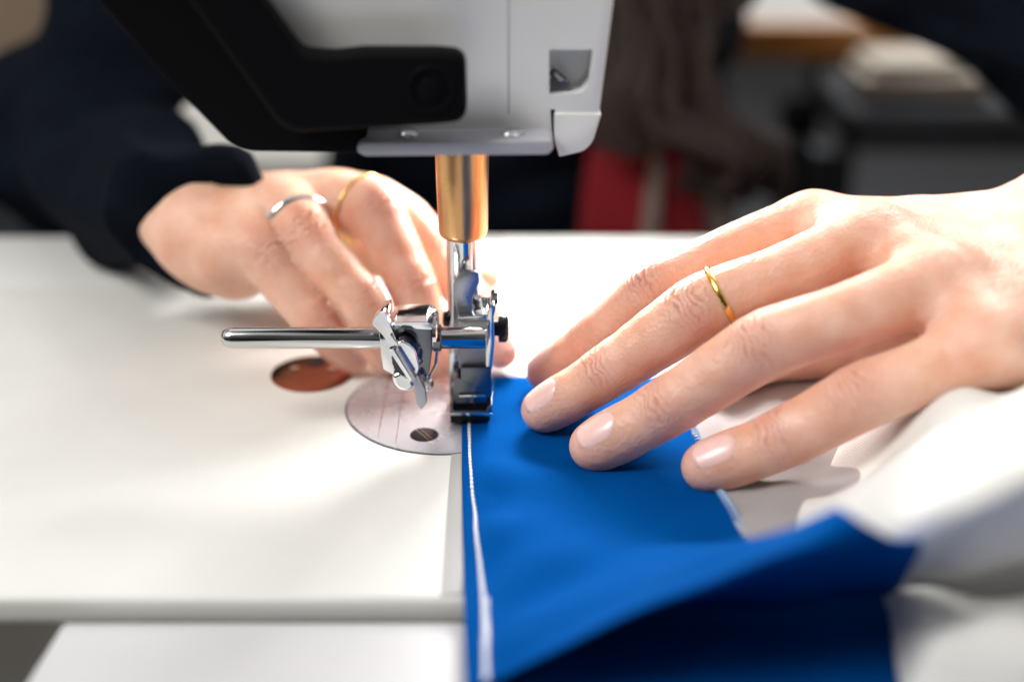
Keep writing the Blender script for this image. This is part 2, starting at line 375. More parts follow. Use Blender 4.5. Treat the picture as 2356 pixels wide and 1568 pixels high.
# ================================================================== THE SETTING
def box_obj(name, x0, x1, y0, y1, z0, z1_, m, bevel=0.0, parent=None, label=None):
    bm = bmesh.new(); add_box(bm, ((x0 + x1) / 2, (y0 + y1) / 2, (z0 + z1_) / 2), (x1 - x0, y1 - y0, z1_ - z0))
    return bm_out(name, bm, m, parent, label, bevel)
setp(box_obj('floor', -4000, 4000, -1500, 5000, -800, -760, M['floor']), kind='structure')
setp(box_obj('wall', -4000, 4000, 4600, 4700, -760, 2200, M['wall']), kind='structure')
# ------------------------------------------------------------------ sewing table with the machine sunk in it
tb = empty('sewing_table', (0, 0, -40), 'white laminate sewing table that the machine bed is let into', 'table')
# top: a back strip, a front strip and the two sides round the machine bed
bm = bmesh.new()
add_box(bm, (0, 133.5, -20.6), (1300, 57, 38)); o = bm_out('tabletop', bm, M['tabletop'], tb, bevel=1.5)
lf = [PZ(62, 622, -4), PZ(20, 690, -4)]; sl = (lf[1] - lf[0]) / abs(lf[1][1] - lf[0][1])
P3 = lf[0] + sl * 60
bm = bmesh.new(); add_prism(bm, [(lf[0][0], -99, -42), (P3[0], -99 - 60, -42), (P3[0], -500, -42), (550, -500, -42), (550, -99, -42)], (0, 0, 38)); bm_out('tabletop', bm, M['tabletop2'], tb, label='pale grey front leaf of the table', bevel=1.5)
bm = bmesh.new(); add_box(bm, (0, -98.0, -21.5), (1300, 1.4, 34)); bm_out('edging', bm, M['plywood'], tb)
bm = bmesh.new(); add_box(bm, (-300, -300, -50), (700, 400, 8)); bm_out('lower_panel', bm, mat('grey_panel', (0.07, 0.075, 0.07), .6, var=.1), tb)
for sx_ in (-1, 1):
    for sy_ in (-440, 120):
        bm = bmesh.new(); add_box(bm, (sx_ * (480 if sy_ < 0 else 600), sy_, -400), (45, 45, 718)); bm_out('leg', bm, M['darkgrey'], tb, bevel=3)
# ------------------------------------------------------------------ sewing machine
sm = empty('sewing_machine', (0, 0, 0), 'white industrial sewing machine stitching blue cloth, black lever on its head', 'sewing machine')
bm = bmesh.new(); pl = round_poly([(-420, -95), (330, -95), (330, 104), (-420, 104)], 6)
add_prism(bm, [(x, y, -28) for x, y in pl], (0, 0, 28)); bm_out('bed', bm, M['bed'], sm, bevel=1.8, seg=4)
# slide plate seam beside the cloth, a shallow raised cover
xs0, xs1 = PZ(446, 520, 0)[0], PZ(466, 520, 0)[0]
bm = bmesh.new(); add_prism(bm, [(xs0, -94, .03), (xs1, -94, .03), (xs1, -94, .75), (xs0 + .4, -94, .12)], (0, 71, 0)); bm_out('slide_plate', bm, mat('slide_plate_grey', (.42, .42, .42), .4, var=.05), sm)
# needle plate
NPC = np.array([-8.0, 8.0]); NPR = 31.0
bm = bmesh.new(); add_lathe(bm, [(0.03, NPR), (0.45, NPR), (0.62, NPR - .3), (0.62, 0.01)], (*NPC, 0), seg=120)
npl = bm_out('needle_plate', bm, M['plate'], sm, 'round satin steel needle plate'.replace('  ', ' '))
bm = bmesh.new()
for i in range(120):
    a0, a1 = 2 * math.pi * i / 120, 2 * math.pi * (i + 1) / 120
    vs = [bm.verts.new((NPC[0] + r * math.cos(a), NPC[1] + r * math.sin(a), z)) for a in (a0, a1) for r, z in ((NPR + .05, .04), (NPR + .55, .04))]
    bm.faces.new((vs[0], vs[1], vs[3], vs[2]))
bmesh.ops.remove_doubles(bm, verts=bm.verts, dist=.001)
bm_out('gap_ring', bm, M['slot'], npl)
for gx in (-22, -27.5):
    yy = math.sqrt(NPR ** 2 - (gx - NPC[0]) ** 2) * .9
    bm = bmesh.new(); add_box(bm, (gx, NPC[1], .64), (.32, yy * 2, .05)); bm_out('streak_strip', bm, M['steel'], npl)  # thin steel strips standing in for reflected streaks on the plate
def slot_screw(c, r, ang, parent, m, zt=.75, name='screw'):
    bm = bmesh.new(); add_lathe(bm, [(0.0, r), (zt - .15, r), (zt, r - .25), (zt, .01)], c, seg=48); s = bm_out(name, bm, m, parent)
    bm = bmesh.new(); add_box(bm, (c[0], c[1], c[2] + zt + .02), (r * 1.86, .9, .06), Matrix.Rotation(ang, 4, 'Z')); bm_out('slot', bm, M['slot'], s)
    bm = bmesh.new()
    for sg in (-1, 1): add_box(bm, (c[0] - math.sin(ang) * sg * .62, c[1] + math.cos(ang) * sg * .62, c[2] + zt + .03), (r * 1.8, .16, .08), Matrix.Rotation(ang, 4, 'Z'))
    bm_out('slot_rim', bm, M['chrome'], s)
    return s
sc_ = PZ(424.2, 434.3, .6); slot_screw((sc_[0], sc_[1], .1), 4.3, math.radians(122), npl, M['screwdark'])
sc_ = PZ(452, 366, .6); slot_screw((sc_[0] - 16, sc_[1] + 3, .1), 4.0, math.radians(40), npl, M['screwdark'])
# bobbin cover, the brown reflection of the hand put into its colour
bc = PZ(312, 373.5, 0)
bm = bmesh.new(); add_lathe(bm, [(.02, 13.4), (.25, 13.4), (.32, 13.1), (.32, .01)], (bc[0], bc[1], 0), seg=72); bcv = bm_out('bobbin_cover', bm, M['reflection_brown'], sm, 'round cover plate let into the bed, brown hand reflection painted in')
for dx, dy_ in ((-6.2, 3), (6.6, 2.6)):
    bm = bmesh.new(); add_lathe(bm, [(.0, 1.7), (.6, 1.7), (.9, 1.1), (.95, .01)], (bc[0] + dx, bc[1] + dy_, .3), seg=24); bm_out('screw', bm, M['chrome'], bcv)
bm = bmesh.new(); add_lathe(bm, [(.0, 2.8), (.06, 2.8), (.06, .01)], (bc[0] + .6, bc[1] + 7.8, .33), seg=24); bm_out('finger_hole', bm, M['slot'], bcv)
# ---- head
YH = -10.0
def outl(pts, Y, rad=0): return [(p[0], Y, p[2]) for p in [dy(x, y, Y) for x, y in round_poly(pts, rad)]]
def prism_px(name, pts, Y0, Y1, m, parent, rad=0, bevel=0, label=None, seg=3):
    bm = bmesh.new(); add_prism(bm, outl(pts, Y0, rad), (0, Y1 - Y0, 0)); return bm_out(name, bm, m, parent, label, bevel, seg)
head = prism_px('head_casing', [(470, -700), (1500, -700), (1412, 0), (1378, 265), (1269, 268), (1269, 306), (830, 306), (560, 300)], YH, 96, M['casing'], sm, [5, 5, 5, 0, 0, 0, 10, 10], 1.6, 'tall white machine head casing')
# right-hand end cap with the pocket cut out of it: frame pieces
prism_px('end_cap', [(1276, 262), (1383, 262), (1364, 325), (1345, 347), (1287, 360), (1275, 318)], YH - 1, 80, M['casing'], sm, [0, 2, 12, 14, 3, 2], 1.2)
def cut(target, cutter):
    md = target.modifiers.new('cut', 'BOOLEAN'); md.object = cutter; md.operation = 'DIFFERENCE'; md.solver = 'EXACT'
    bpy.context.view_layer.update(); dg = bpy.context.evaluated_depsgraph_get()
    me = bpy.data.meshes.new_from_object(target.evaluated_get(dg)); target.modifiers.clear(); target.data = me
    try: me.set_sharp_from_angle(angle=math.radians(40))
    except Exception: pass
    bpy.data.objects.remove(cutter)
cut(head, prism_px('pocket', [(1268, 157), (1373, 157), (1364, 240), (1345, 262), (1268, 264)], YH - 20, YH + 9, M['casing'], None, [2, 2, 12, 14, 2]))
cut(head, prism_px('notch', [(1270, 300), (1282, 300), (1286, 380), (1276, 380)], YH - 20, YH + 60, M['casing'], None, 0))
cp = dy(1287, 208, YH + 4)
bm = bmesh.new(); add_lathe(bm, [(-5, 3.5), (0, 3.6), (1.0, 3.0), (1.1, 0.01)], cp, (0, -1, .1), 32); ps = bm_out('pocket_screw', bm, M['steel'], head)
bm = bmesh.new(); add_tube(bm, [dy(1272, 165, YH + 3), dy(1292, 185, YH + 5), dy(1300, 210, YH + 5), dy(1290, 240, YH + 4), dy(1274, 262, YH + 2)], [1.2, 1.6, 1.4, 1.3, 1.0], 12); bm_out('wire_guide', bm, M['dark'], head)
# vertical panel seam
prism_px('panel_seam', [(1168, -300), (1172, -300), (1172, 262), (1168, 262)], YH - .06, YH + .5, M['lavender'], head)
# bottom flange
bp_ = prism_px('base_flange', [(822, 334), (832, 327), (1264, 322), (1272, 326), (1274, 342), (1262, 356), (840, 360), (822, 350)], YH - 11, YH + 100, M['lavender'], sm, [4, 4, 3, 3, 6, 8, 6, 6], .9)
for sxp in (940, 1180):
    c = dy(sxp, 312, YH - 5.5); bm = bmesh.new(); add_lathe(bm, [(-2, 3.0), (0.6, 3.0), (1.4, 2.2), (1.6, .01)], (c[0], c[1], dy(sxp, 324, YH - 11)[2]), seg=28); bm_out('screw', bm, M['chrome'], bp_)
# black cover and lever
cov = prism_px('arm_cover', [(60, -300), (470, -300), (600, 118), (860, 200), (836, 353), (570, 349), (532, 335), (380, 180), (225, 0)], YH - 7, YH + 30, M['black'], sm, [0, 0, 30, 20, 6, 20, 20, 40, 20], 1.8, 'black side cover on the machine head')
lev = prism_px('lifting_lever', [(330, -160), (505, -160), (600, 0), (688, 122), (760, 128), (830, 120), (1000, 120), (1070, 126), (1074, 282), (1000, 289), (680, 308), (640, 290), (430, 0)], YH - 17, YH - 7.5, M['black'], sm, [0, 0, 10, 22, 20, 10, 10, 34, 34, 10, 24, 24, 20], 2.2, 'black lever with rounded end and pivot bolt', seg=5)
c = dy(992, 205, YH - 17)
bm = bmesh.new(); add_lathe(bm, [(-1.0, 6.4), (.2, 6.4), (.5, 6.1), (.5, 5.2), (-.2, 4.9), (-.2, .01)], c, (0, -1, 0), 40); b_ = bm_out('pivot_ring', bm, M['black'], lev)
bm = bmesh.new(); add_lathe(bm, [(-.2, 3.4), (.2, 3.4), (.5, 2.9), (.5, .01)], c, (0, -1, 0), 6); bm_out('pivot_bolt', bm, M['black'], lev)
# lamp under the head (behind, where the needle area is lit)
bm = bmesh.new(); add_lathe(bm, [(0, 10), (7, 10), (8.5, 8), (8.5, .01)], (34, 120, 103.5), (0, 0, 1), 32); lm = bm_out('lamp_housing', bm, M['casing'], sm)
bm = bmesh.new(); add_lathe(bm, [(0, 8.2), (.8, 8.2), (.8, .01)], (34, 120, 102.6), (0, 0, 1), 32); bm_out('lamp_lens', bm, M['ledglass'], lm)
# ---- presser bar and bushing
BX, BY = PY(464.3, 300, 10.0)[0], 10.0
def zat(py, Y): return PY(464, py, Y)[2]
zb = zat(243, BY - 8); zt = 100
bm = bmesh.new(); add_lathe(bm, [(zb - 1.0, 5.4), (zb - .6, 6.2), (zb, 6.9), (zb + 1.2, 7.35), (zb + 20, 7.8), (zt, 8.2)], (BX, BY, 0), seg=64); bm_out('bushing', bm, M['brass'], sm, 'brass bushing round the presser bar')
bm = bmesh.new(); add_lathe(bm, [(zat(395, BY), 4.9), (zat(395, BY) + .4, 5.2), (zt, 5.2)], (BX, BY, 0), seg=64); bm_out('presser_bar', bm, M['chrome'], sm)
bm = bmesh.new(); add_lathe(bm, [(3, .25), (9, .6), (28, .6), (29, 1.6), (80, 1.6), (80, 2.8), (99, 2.8)], (BX + 1, BY + 16, 0), seg=32); bm_out('needle_bar', bm, M['chrome'], sm)
# ---- presser foot
pf = bpy.data.objects.new('presser_foot', None); COL.objects.link(pf); pf.parent = sm; pf['label'] = 'steel presser foot pressing on the blue cloth edge'
def zp(name, pts, Y0, Y1, m, rad=0, bevel=.3, parent=pf, seg=2):
    bm = bmesh.new(); add_prism(bm, [tuple(z2(x, y, Y0)) for x, y in round_poly(pts, rad)], (0, Y1 - Y0, 0)); return bm_out(name, bm, m, parent, None, bevel, seg)
zp('thumb_lever', [(1808, 720), (1806, 215), (1840, 150), (1900, 112), (1990, 118), (1998, 190), (1975, 240), (1946, 310), (1946, 440), (1850, 452), (1850, 720)], 1.0, 3.0, M['steel'], [0, 10, 20, 20, 8, 10, 20, 10, 3, 3, 0], .35)
zp('clamp_block', [(1840, 455), (2060, 440), (2062, 822), (1846, 822)], -1.5, 8, M['cast'], 6, .5)
zp('clamp_cap', [(1845, 445), (2060, 428), (2060, 466), (1842, 474)], -2.0, 9, M['chrome'], 4, .3)
zp('top_notch', [(1960, 392), (2064, 392), (2064, 432), (1960, 432)], 2.0, 12, M['blackshine'], 4, .3)
zp('side_flange', [(2050, 470), (2062, 430), (2075, 372), (2106, 360), (2120, 388), (2104, 450), (2112, 640), (2104, 720), (2094, 832), (2048, 838), (2044, 700), (2066, 620)], -3.5, 9, M['chrome'], 8, .5)
zp('spring_clip', [(2076, 360), (2090, 328), (2136, 322), (2132, 345), (2108, 372), (2100, 400), (2078, 396)], 0, 6, M['blackshine'], 4, .3)
def zl(name, x, y, Y, prof, axis, m, seg=40, parent=pf):
    bm = bmesh.new(); add_lathe(bm, prof, tuple(z2(x, y, Y)), axis, seg); return bm_out(name, bm, m, parent)
zl('thumb_screw', 2112, 528, 2, [(-1, 2.4), (1.0, 2.4), (1.1, 4.3), (3.3, 4.3), (3.9, 3.8), (4.3, 2.5), (4.4, .01)], (1, 0, 0), M['blackshine'])
zl('thumb_screw', 1772, 460, 10, [(0, 2.4), (1.4, 2.4), (1.8, 1.8), (1.8, .01)], (-1, 0, 0), M['blackshine'])
# guide rod, running out to the left
r0 = z2(2050, 600, -6.5); r1 = z2(100, 598, -6.5); L_ = np.linalg.norm(r1 - r0)
bm = bmesh.new(); add_lathe(bm, [(0, 3.0), (.3, 3.2), (L_ - 3.5, 3.2), (L_ - 1.6, 2.9), (L_ - .5, 2.1), (L_, 1.1), (L_ + .1, .01)], tuple(r0), tuple(unit(r1 - r0)), 48)
rod = bm_out('guide_rod', bm, mat('dull_chrome', (.6, .6, .6), .14, metal=1.0, var=.06, vscale=90), sm, 'polished steel guide rod sticking out to the left')
# foot shank and sole
zp('shank', [(1862, 822), (2086, 822), (2090, 1000), (2080, 1130), (1810, 1130), (1800, 1000), (1810, 920), (1840, 890), (1862, 905)], -4.0, 6, M['dark'], [6, 6, 10, 10, 10, 20, 20, 4, 4], 1.6, seg=4)
zp('slot', [(1848, 1008), (2038, 1006), (2038, 1018), (1848, 1020)], -4.2, -3.6, M['slot'], 0, 0)
zp('hinge_pin', [(1848, 1020), (2040, 1018), (2040, 1034), (1850, 1036)], -4.9, -3.0, M['chrome'], 2, .2)
zp('hinge_rib', [(1958, 1030), (1966, 1030), (1966, 1110), (1958, 1110)], -4.3, -3.0, M['slot'], 0, 0)
zp('toe', [(1778, 1126), (1800, 1120), (1812, 1136), (2050, 1136), (2062, 1098), (2088, 1096), (2090, 1170), (1780, 1172)], -6.5, 14, M['dark'], 3, .35)
zp('toe_rim', [(1778, 1150), (2090, 1152), (2090, 1172), (1778, 1170)], -7.0, -6.0, M['chrome'], 2, .25)
zp('sole', [(1784, 1174), (2078, 1172), (2076, 1212), (1860, 1222), (1786, 1228)], -6.8, 15, M['blackshine'], 4, .3)
zp('side_plate', [(1778, 700), (1846, 700), (1846, 900), (1800, 930), (1800, 1030), (1780, 1030)], 3.5, 5.0, M['chrome'], 4, .3)
# ---- clamp block on the rod
cl = bpy.data.objects.new('rod_clamp', None); COL.objects.link(cl); cl.parent = sm; cl['label'] = 'shiny clamp with wing lever gripping the guide rod'
zp('clamp_plate', [(1262, 560), (1400, 640), (1400, 860), (1370, 872), (1290, 830), (1272, 700)], -11.5, -9.5, M['chrome'], 10, .6, cl)
zp('clamp_ear', [(1208, 500), (1222, 452), (1270, 408), (1300, 404), (1345, 520), (1385, 610), (1400, 660), (1330, 640), (1270, 560)], -14, -10.0, M['chrome'], [10, 16, 16, 10, 10, 8, 8, 8, 8], .9, cl, 4)
zp('clamp_ear', [(1296, 410), (1335, 404), (1340, 470), (1315, 500)], -9, 0, M['chrome'], 10, .6, cl, 3)
zp('clamp_top', [(1345, 520), (1380, 484), (1610, 482), (1655, 500), (1650, 540), (1380, 534)], -12, 1, M['chrome'], 8, .7, cl, 3)
zp('clamp_body', [(1380, 528), (1640, 528), (1650, 700), (1628, 860), (1560, 880), (1390, 640)], -11, 1.5, M['dark'], [8, 8, 10, 14, 14, 10], 1.4, cl, 4)
zl('clamp_washer', 1650, 560, -5, [(0, 5.2), (.4, 5.6), (1.4, 5.6), (1.8, 5.2), (1.8, .01)], (1, 0, 0), M['chrome'], 40, cl)
zp('clamp_ear', [(1630, 500), (1640, 420), (1668, 408), (1694, 440), (1700, 530), (1670, 560)], -5, -1, M['chrome'], [4, 14, 14, 14, 6, 6], .7, cl, 3)
zl('washer', 1662, 600, -6.5, [(0, 4.1), (2.0, 4.1), (2.4, 3.4), (2.4, .01)], (1, 0, 0), M['dark'], 40, cl)
# wing screw: knurled nut seen at a slant and its blade
wc = z2(1455, 760, -15); wa = unit((-.55, -.62, .05))
bm = bmesh.new(); N = 20; prof = [(-3.5, 3.4), (-3.2, 4.2), (0.6, 4.4), (1.2, 3.8), (1.3, .01)]
q_ = Vector((0, 0, 1)).rotation_difference(Vector((-.35, -.85, .35))).to_matrix().to_4x4(); T_ = Matrix.Translation(Vector(wc)) @ q_
rings = []
for t, r in prof:
    rings.append([bm.verts.new(T_ @ Vector((r * (1 - (.13 if k % 2 and t > -3.4 and t < 1.0 else 0)) * math.cos(2 * math.pi * k / 40), r * (1 - (.13 if k % 2 and t > -3.4 and t < 1.0 else 0)) * math.sin(2 * math.pi * k / 40) * 1.25, t))) for k in range(40)])
for a, b in zip(rings, rings[1:]):
    for i in range(40): bm.faces.new((a[i], a[(i + 1) % 40], b[(i + 1) % 40], b[i]))
bm.faces.new(rings[0][::-1]); bm.faces.new(rings[-1]); bm_out('knurled_nut', bm, M['chrome'], cl)
zp('wing_lobe', [(1385, 640), (1430, 622), (1500, 660), (1532, 700), (1560, 830), (1530, 880), (1450, 790), (1395, 720)], -18, -13, M['chrome'], 22, 1.3, cl, 4)
zp('wing_lobe', [(1352, 880), (1420, 850), (1500, 890), (1520, 950), (1480, 1000), (1400, 985), (1362, 940)], -17, -11, M['chrome'], 24, 1.5, cl, 4)
zp('wing_rib', [(1330, 690), (1360, 680), (1500, 900), (1490, 930)], -19.5, -17.5, M['chrome'], 6, .7, cl, 3)
zp('wing_rib', [(1380, 690), (1408, 690), (1530, 900), (1515, 920)], -19.8, -17.8, M['steel'], 6, .7, cl, 3)
zp('wing_blade', [(1505, 870), (1550, 880), (1600, 990), (1612, 1080), (1570, 1130), (1535, 1090), (1520, 1000)], -16, -13, M['steel'], [8, 8, 10, 14, 14, 10, 10], .9, cl, 3)
bm = bmesh.new(); add_tube(bm, catmull([z2(1690, 700, -6), z2(1676, 800, -7), z2(1640, 870, -9), z2(1618, 920, -10), z2(1632, 960, -11), z2(1612, 985, -12)], 6), .55, 10); bm_out('spring_wire', bm, M['chrome'], cl)
bm = bmesh.new(); add_tube(bm, catmull([z2(1580, 880, -6), z2(1600, 900, -8), z2(1625, 930, -8), z2(1610, 960, -10)], 6), [2.2] * 10 + [1.6] * 9, 14); bm_out('hook_end', bm, M['chrome'], cl)
# ================================================================== GARMENT
gm = empty('garment', (40, -40, 0), 'blue and white garment being stitched, spread over the machine bed', 'garment')
G = [[dz(1062, 868, .9), dz(1160, 866, 1.2), dz(1300, 868, 1.3), dz(1420, 872, 1.2), dz(1545, 866, 1.4)],
     [dz(1062, 960, .9), dz(1170, 960, 1.2), dz(1310, 960, 1.2), dz(1450, 965, 1.2), dz(1585, 960, 1.6)],
     [dz(1063, 1060, .9), dz(1175, 1060, 1.6), dz(1320, 1060, 2.0), dz(1480, 1060, 2.6), dz(1632, 1070, 3.0)],
     [dz(1064, 1170, .9), dz(1185, 1170, 3.0), dz(1340, 1170, 4.5), dz(1530, 1175, 4.5), dz(1680, 1175, 4.5)],
     [dz(1066, 1280, .9), dz(1200, 1275, 4.0), dz(1380, 1265, 6.0), dz(1600, 1250, 7), dz(1765, 1262, 9)],
     [dz(1068, 1410, .9), dz(1205, 1385, 5.0), dz(1430, 1315, 13), dz(1690, 1250, 23), dz(1862, 1214, 31)],
     [dz(1072, 1570, .9), dz(1230, 1505, 13), dz(1500, 1375, 30), dz(1770, 1258, 44), dz(1958, 1184, 50)]]
last = np.array(G[-1])
hz = last[:, 2:3]
def drp(fx, fy, fz): return last + np.concatenate([np.array([[0.], [0.], [1.], [2.], [3.]]) * fx, np.full((5, 1), fy), -(hz - 1.2) * fz], 1)
DR = [drp(1, 1, .07), drp(2, 11, .24), drp(2, 26, .66), drp(2, 30, 1.0), drp(3, -30, 1.02), drp(4, -120, 1.03), drp(4, -260, 1.2)]
for D_, ex, ez in zip(DR, (8, 13, 15, 17, 34, 90, 120), (-5, -3, -1, 0, 0, 0, 0)): D_[4, 0] += ex; D_[3, 0] += ex * .35; D_[4, 2] += ez
G += [list(D_) for D_ in DR]
A = patch(G, 16, 12)
A0 = A.copy()
wgt = np.clip((np.arange(A.shape[0]) - 14) / 30, 0, 1)[:, None] * np.clip(np.arange(A.shape[1]) / 12, 0, 1)[None]
Nn = smooth_noise(A.copy(), 34, 1.2, 5)[..., 2] - A[..., 2]; A[..., 2] += Nn * wgt + 0.9 * np.sin(A[..., 1] * .17 + A[..., 0] * .05 + .8) * np.clip((-A[..., 1] - 22) / 20, 0, 1) * np.clip(np.arange(A.shape[1]) / 10, 0, 1)[None] * np.clip((105 - np.arange(A.shape[0])) / 30, 0, 1)[:, None]
A[..., 2] = np.maximum(A[..., 2], .8 + .0 * A[..., 2])
blue = grid_mesh('blue_panel', A, M['blue'], gm, 'bright blue woven panel under the presser foot')
# stitched seam near the left edge, leaving the foot towards the viewer
def surf(u, v):      # u across in mm from the left edge (approx.), v row index (float)
    i = min(int(v), A.shape[0] - 2); f_ = v - i; row = A[i] * (1 - f_) + A[i + 1] * f_
    L = np.concatenate([[0], np.cumsum(np.linalg.norm(np.diff(row, axis=0), axis=1))])
    return np.array([np.interp(u, L, row[:, k]) for k in range(3)])
bm = bmesh.new(); vs_ = np.linspace(13, A.shape[0] - 2, 1400); pth = []
for v in vs_:
    i = min(int(v), A.shape[0] - 2); y_ = A[i, 0, 1]; off = 2.3 + .9 * np.clip((-y_ - 25) / 30, 0, 1) + 3.0 * np.clip((-y_ - 45) / 90, 0, 1) ** 1.0
    pth.append(surf(off, v) + np.array([0, 0, .35]))
pth = np.array(pth); Ls = np.concatenate([[0], np.cumsum(np.linalg.norm(np.diff(pth, axis=0), axis=1))]); s_ = 0.2
tot = Ls[-1]
while s_ < tot - 3:
    st = 1.9; seg_ = [np.array([np.interp(s_ + st * t, Ls, pth[:, k]) for k in range(3)]) for t in (0, .12, .35, .65, .88, 1.0)]
    gr = 1.15 + .7 * np.clip((-seg_[0][1] - 50) / 90, 0, 1)
    rr = np.array([.12, .3, .42, .42, .3, .12]) * gr; seg_[0][2] -= .25; seg_[-1][2] -= .25
    for q in seg_: q[0] += random.uniform(-.04, .04)
    add_tube(bm, seg_, rr, 8); s_ += st * 1.13
bm_out('stitch_line', bm, M['thread'], gm, 'white seam stitches')
# overlocked edge between blue panel and lining
bm = bmesh.new(); E_ = A[:, -1]; Le = np.concatenate([[0], np.cumsum(np.linalg.norm(np.diff(E_[:58], axis=0), axis=1))]); s_ = 0
while s_ < Le[-1] - 2:
    P0 = np.array([np.interp(s_, Le, E_[:58, k]) for k in range(3)]); P1 = np.array([np.interp(s_ + 1.3, Le, E_[:58, k]) for k in range(3)])
    sd = unit(np.cross(P1 - P0, [0, 0, 1]))
    add_tube(bm, [P0 + sd * 1.3 + [0, 0, .5], P0 * .5 + P1 * .5 + [0, 0, 1.1], P1 - sd * 1.1 + [0, 0, .5]], [.2, .36, .2], 6); s_ += 1.7
bm_out('overlock_seam', bm, M['bluethread'], gm, 'pale looped overlock stitches')
# grey lining / white body of the garment
def tweak(P, d): return np.asarray(P) + np.asarray(d)
Wg = [[tweak(A0[0, -1], (-1, 0, -.5)), dz(1640, 855, 2), dz(1760, 835, 3), dz(1950, 800, 4), dz(2250, 760, 5)],
      [tweak(A0[12, -1], (-1, 0, -.5)), dz(1660, 945, 2), dz(1790, 920, 4), dz(1980, 880, 6), dz(2280, 840, 8)],
      [tweak(A0[24, -1], (-1, 0, -.6)), dz(1720, 1045, 4), dz(1850, 1015, 6), dz(2040, 975, 8), dz(2330, 920, 14)],
      [tweak(A0[36, -1], (-1, 0, -.7)), dz(1760, 1150, 5), dz(1890, 1110, 7), dz(2060, 1060, 14), dz(2350, 1000, 22)],
      [tweak(A0[48, -1], (-1, 0, -.8)), dz(1845, 1250, 8), dz(1930, 1200, 10), dz(2060, 1150, 18), dz(2360, 1090, 30)]]
AW = patch(Wg, 14, 12); smooth_noise(AW, 22, .5, 9)
AW[:, 0] = np.stack([AW[:, 0, 0], AW[:, 0, 1], AW[:, 0, 2]], -1)
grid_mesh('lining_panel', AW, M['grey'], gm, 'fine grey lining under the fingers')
# white bulky folds rising at the right, close to the viewer
Wf = [[dz(1960, 985, 9), dz(1990, 975, 12), dz(2150, 940, 22), dz(2300, 895, 28), dz(2600, 800, 30)],
      [dz(1905, 1075, 8), dz(2000, 1050, 14), dz(2170, 955, 34), dz(2330, 900, 44), dz(2650, 800, 46)],
      [dz(1850, 1155, 7), dz(1940, 1130, 16), dz(2200, 1000, 44), dz(2380, 930, 58), dz(2700, 850, 60)],
      [dz(1825, 1250, 8), dz(1960, 1180, 22), dz(2220, 1090, 52), dz(2420, 1020, 64), dz(2760, 940, 66)],
      [dz(1840, 1330, 6), dz(2010, 1240, 22), dz(2240, 1200, 48), dz(2450, 1130, 60), dz(2800, 1060, 60)],
      [dz(1860, 1400, 2), dz(2060, 1330, 10), dz(2250, 1290, 26), dz(2480, 1230, 36), dz(2800, 1200, 38)],
      [dz(1960, 1460, 1), dz(2110, 1390, 3), dz(2270, 1345, 9), dz(2480, 1300, 13), dz(2800, 1260, 15)],
      [dz(1980, 1500, .6), dz(2110, 1420, 1), dz(2270, 1375, 2), dz(2480, 1330, 3), dz(2800, 1290, 3)]]
AF = patch(Wf, 14, 12); smooth_noise(AF, 38, 4.0, 12)
grid_mesh('white_panel', AF, M['white'], gm, 'bulky white folds bunched at the right')
Wb = [[dz(2030, 1380, 8), dz(2160, 1372, 10), dz(2300, 1375, 12), dz(2600, 1370, 14)],
      [dz(2050, 1440, 5), dz(2150, 1425, 15), dz(2300, 1430, 18), dz(2600, 1420, 20)],
      [dz(2070, 1560, 3), dz(2150, 1500, 14), dz(2300, 1520, 15), dz(2600, 1500, 20)],
      [dz(2080, 1640, 2), dz(2150, 1620, 6), dz(2300, 1640, 7), dz(2600, 1600, 9)],
      [dz(2100, 1760, 1), dz(2160, 1760, 3), dz(2300, 1750, 4), dz(2600, 1740, 4)]]
AB = patch(Wb, 10, 10); smooth_noise(AB, 30, 1.5, 3)
grid_mesh('white_panel', AB, M['white'], gm, 'lower white fold nearest the viewer')
# ================================================================== PERSON
pr = empty('person', (15, 380, -300), 'person in a dark sweater guiding blue cloth with both hands, thin rings on the fingers', 'person')
def k1(x, y, z, r): p = z1(x, y, z); return [*p, r]
def k4(x, y, z, r): p = z4(x, y, z); return [*p, r]
dor = (-.12, -.42, .9)
def q1(x, y, z, r): return k1(x, y, z, r)
LH = {'index': ([k1(148, 900, 7.9, 5.78), k1(370, 755, 21.6, 6.65), k1(650, 535, 40.5, 7.62), k1(1000, 355, 50.5, 7.71), k1(1380, 215, 56.9, 9.16)], (-.1, -.25, .95)),
      'middle': ([k1(142, 1075, 8.0, 6.52), k1(435, 905, 22.5, 7.38), k1(850, 625, 42.4, 9.23), k1(1220, 470, 52.4, 8.53), k1(1660, 285, 59.9, 9.99)], dor),
      'ring': ([k1(378, 1240, 8.2, 7.14), k1(700, 1072, 20.5, 7.88), k1(1140, 790, 40.4, 8.98), k1(1520, 650, 50.4, 8.41), k1(1980, 480, 56.9, 10.20)], dor),
      'pinky': ([k1(895, 1335, 8.4, 7.01), k1(1240, 1210, 17.5, 7.75), k1(1600, 1020, 32.4, 8.49), k1(1900, 900, 40.4, 8.18), k1(2200, 770, 47.9, 10.40)], dor),
      'thumb': ([[77, 12, 9, 5.4], [91, 18, 11, 6.8], [114, 21, 14, 9], [142, 22, 23, 12.5], [165, 16, 36, 14]], (0, .5, .8))}
def kk(a, r=None): a = list(a); a[3] = r if r else a[3]; return a
wri, wrm, wrr, wrp = k1(2480, 230, 56, 13), k1(2520, 420, 52, 15), k1(2540, 640, 46, 15), k1(2540, 800, 40, 14)
def mid(a, b, dz_=0, r=None):
    m_ = [(p + q) / 2 for p, q in zip(a, b)]; m_[2] += dz_
    if r: m_[3] = r
    return m_
kI, kM, kR, kP = [kk(LH[n][0][-1], r) for n, r in (('index', 8.2), ('middle', 8.8), ('ring', 9.0), ('pinky', 9.4))]
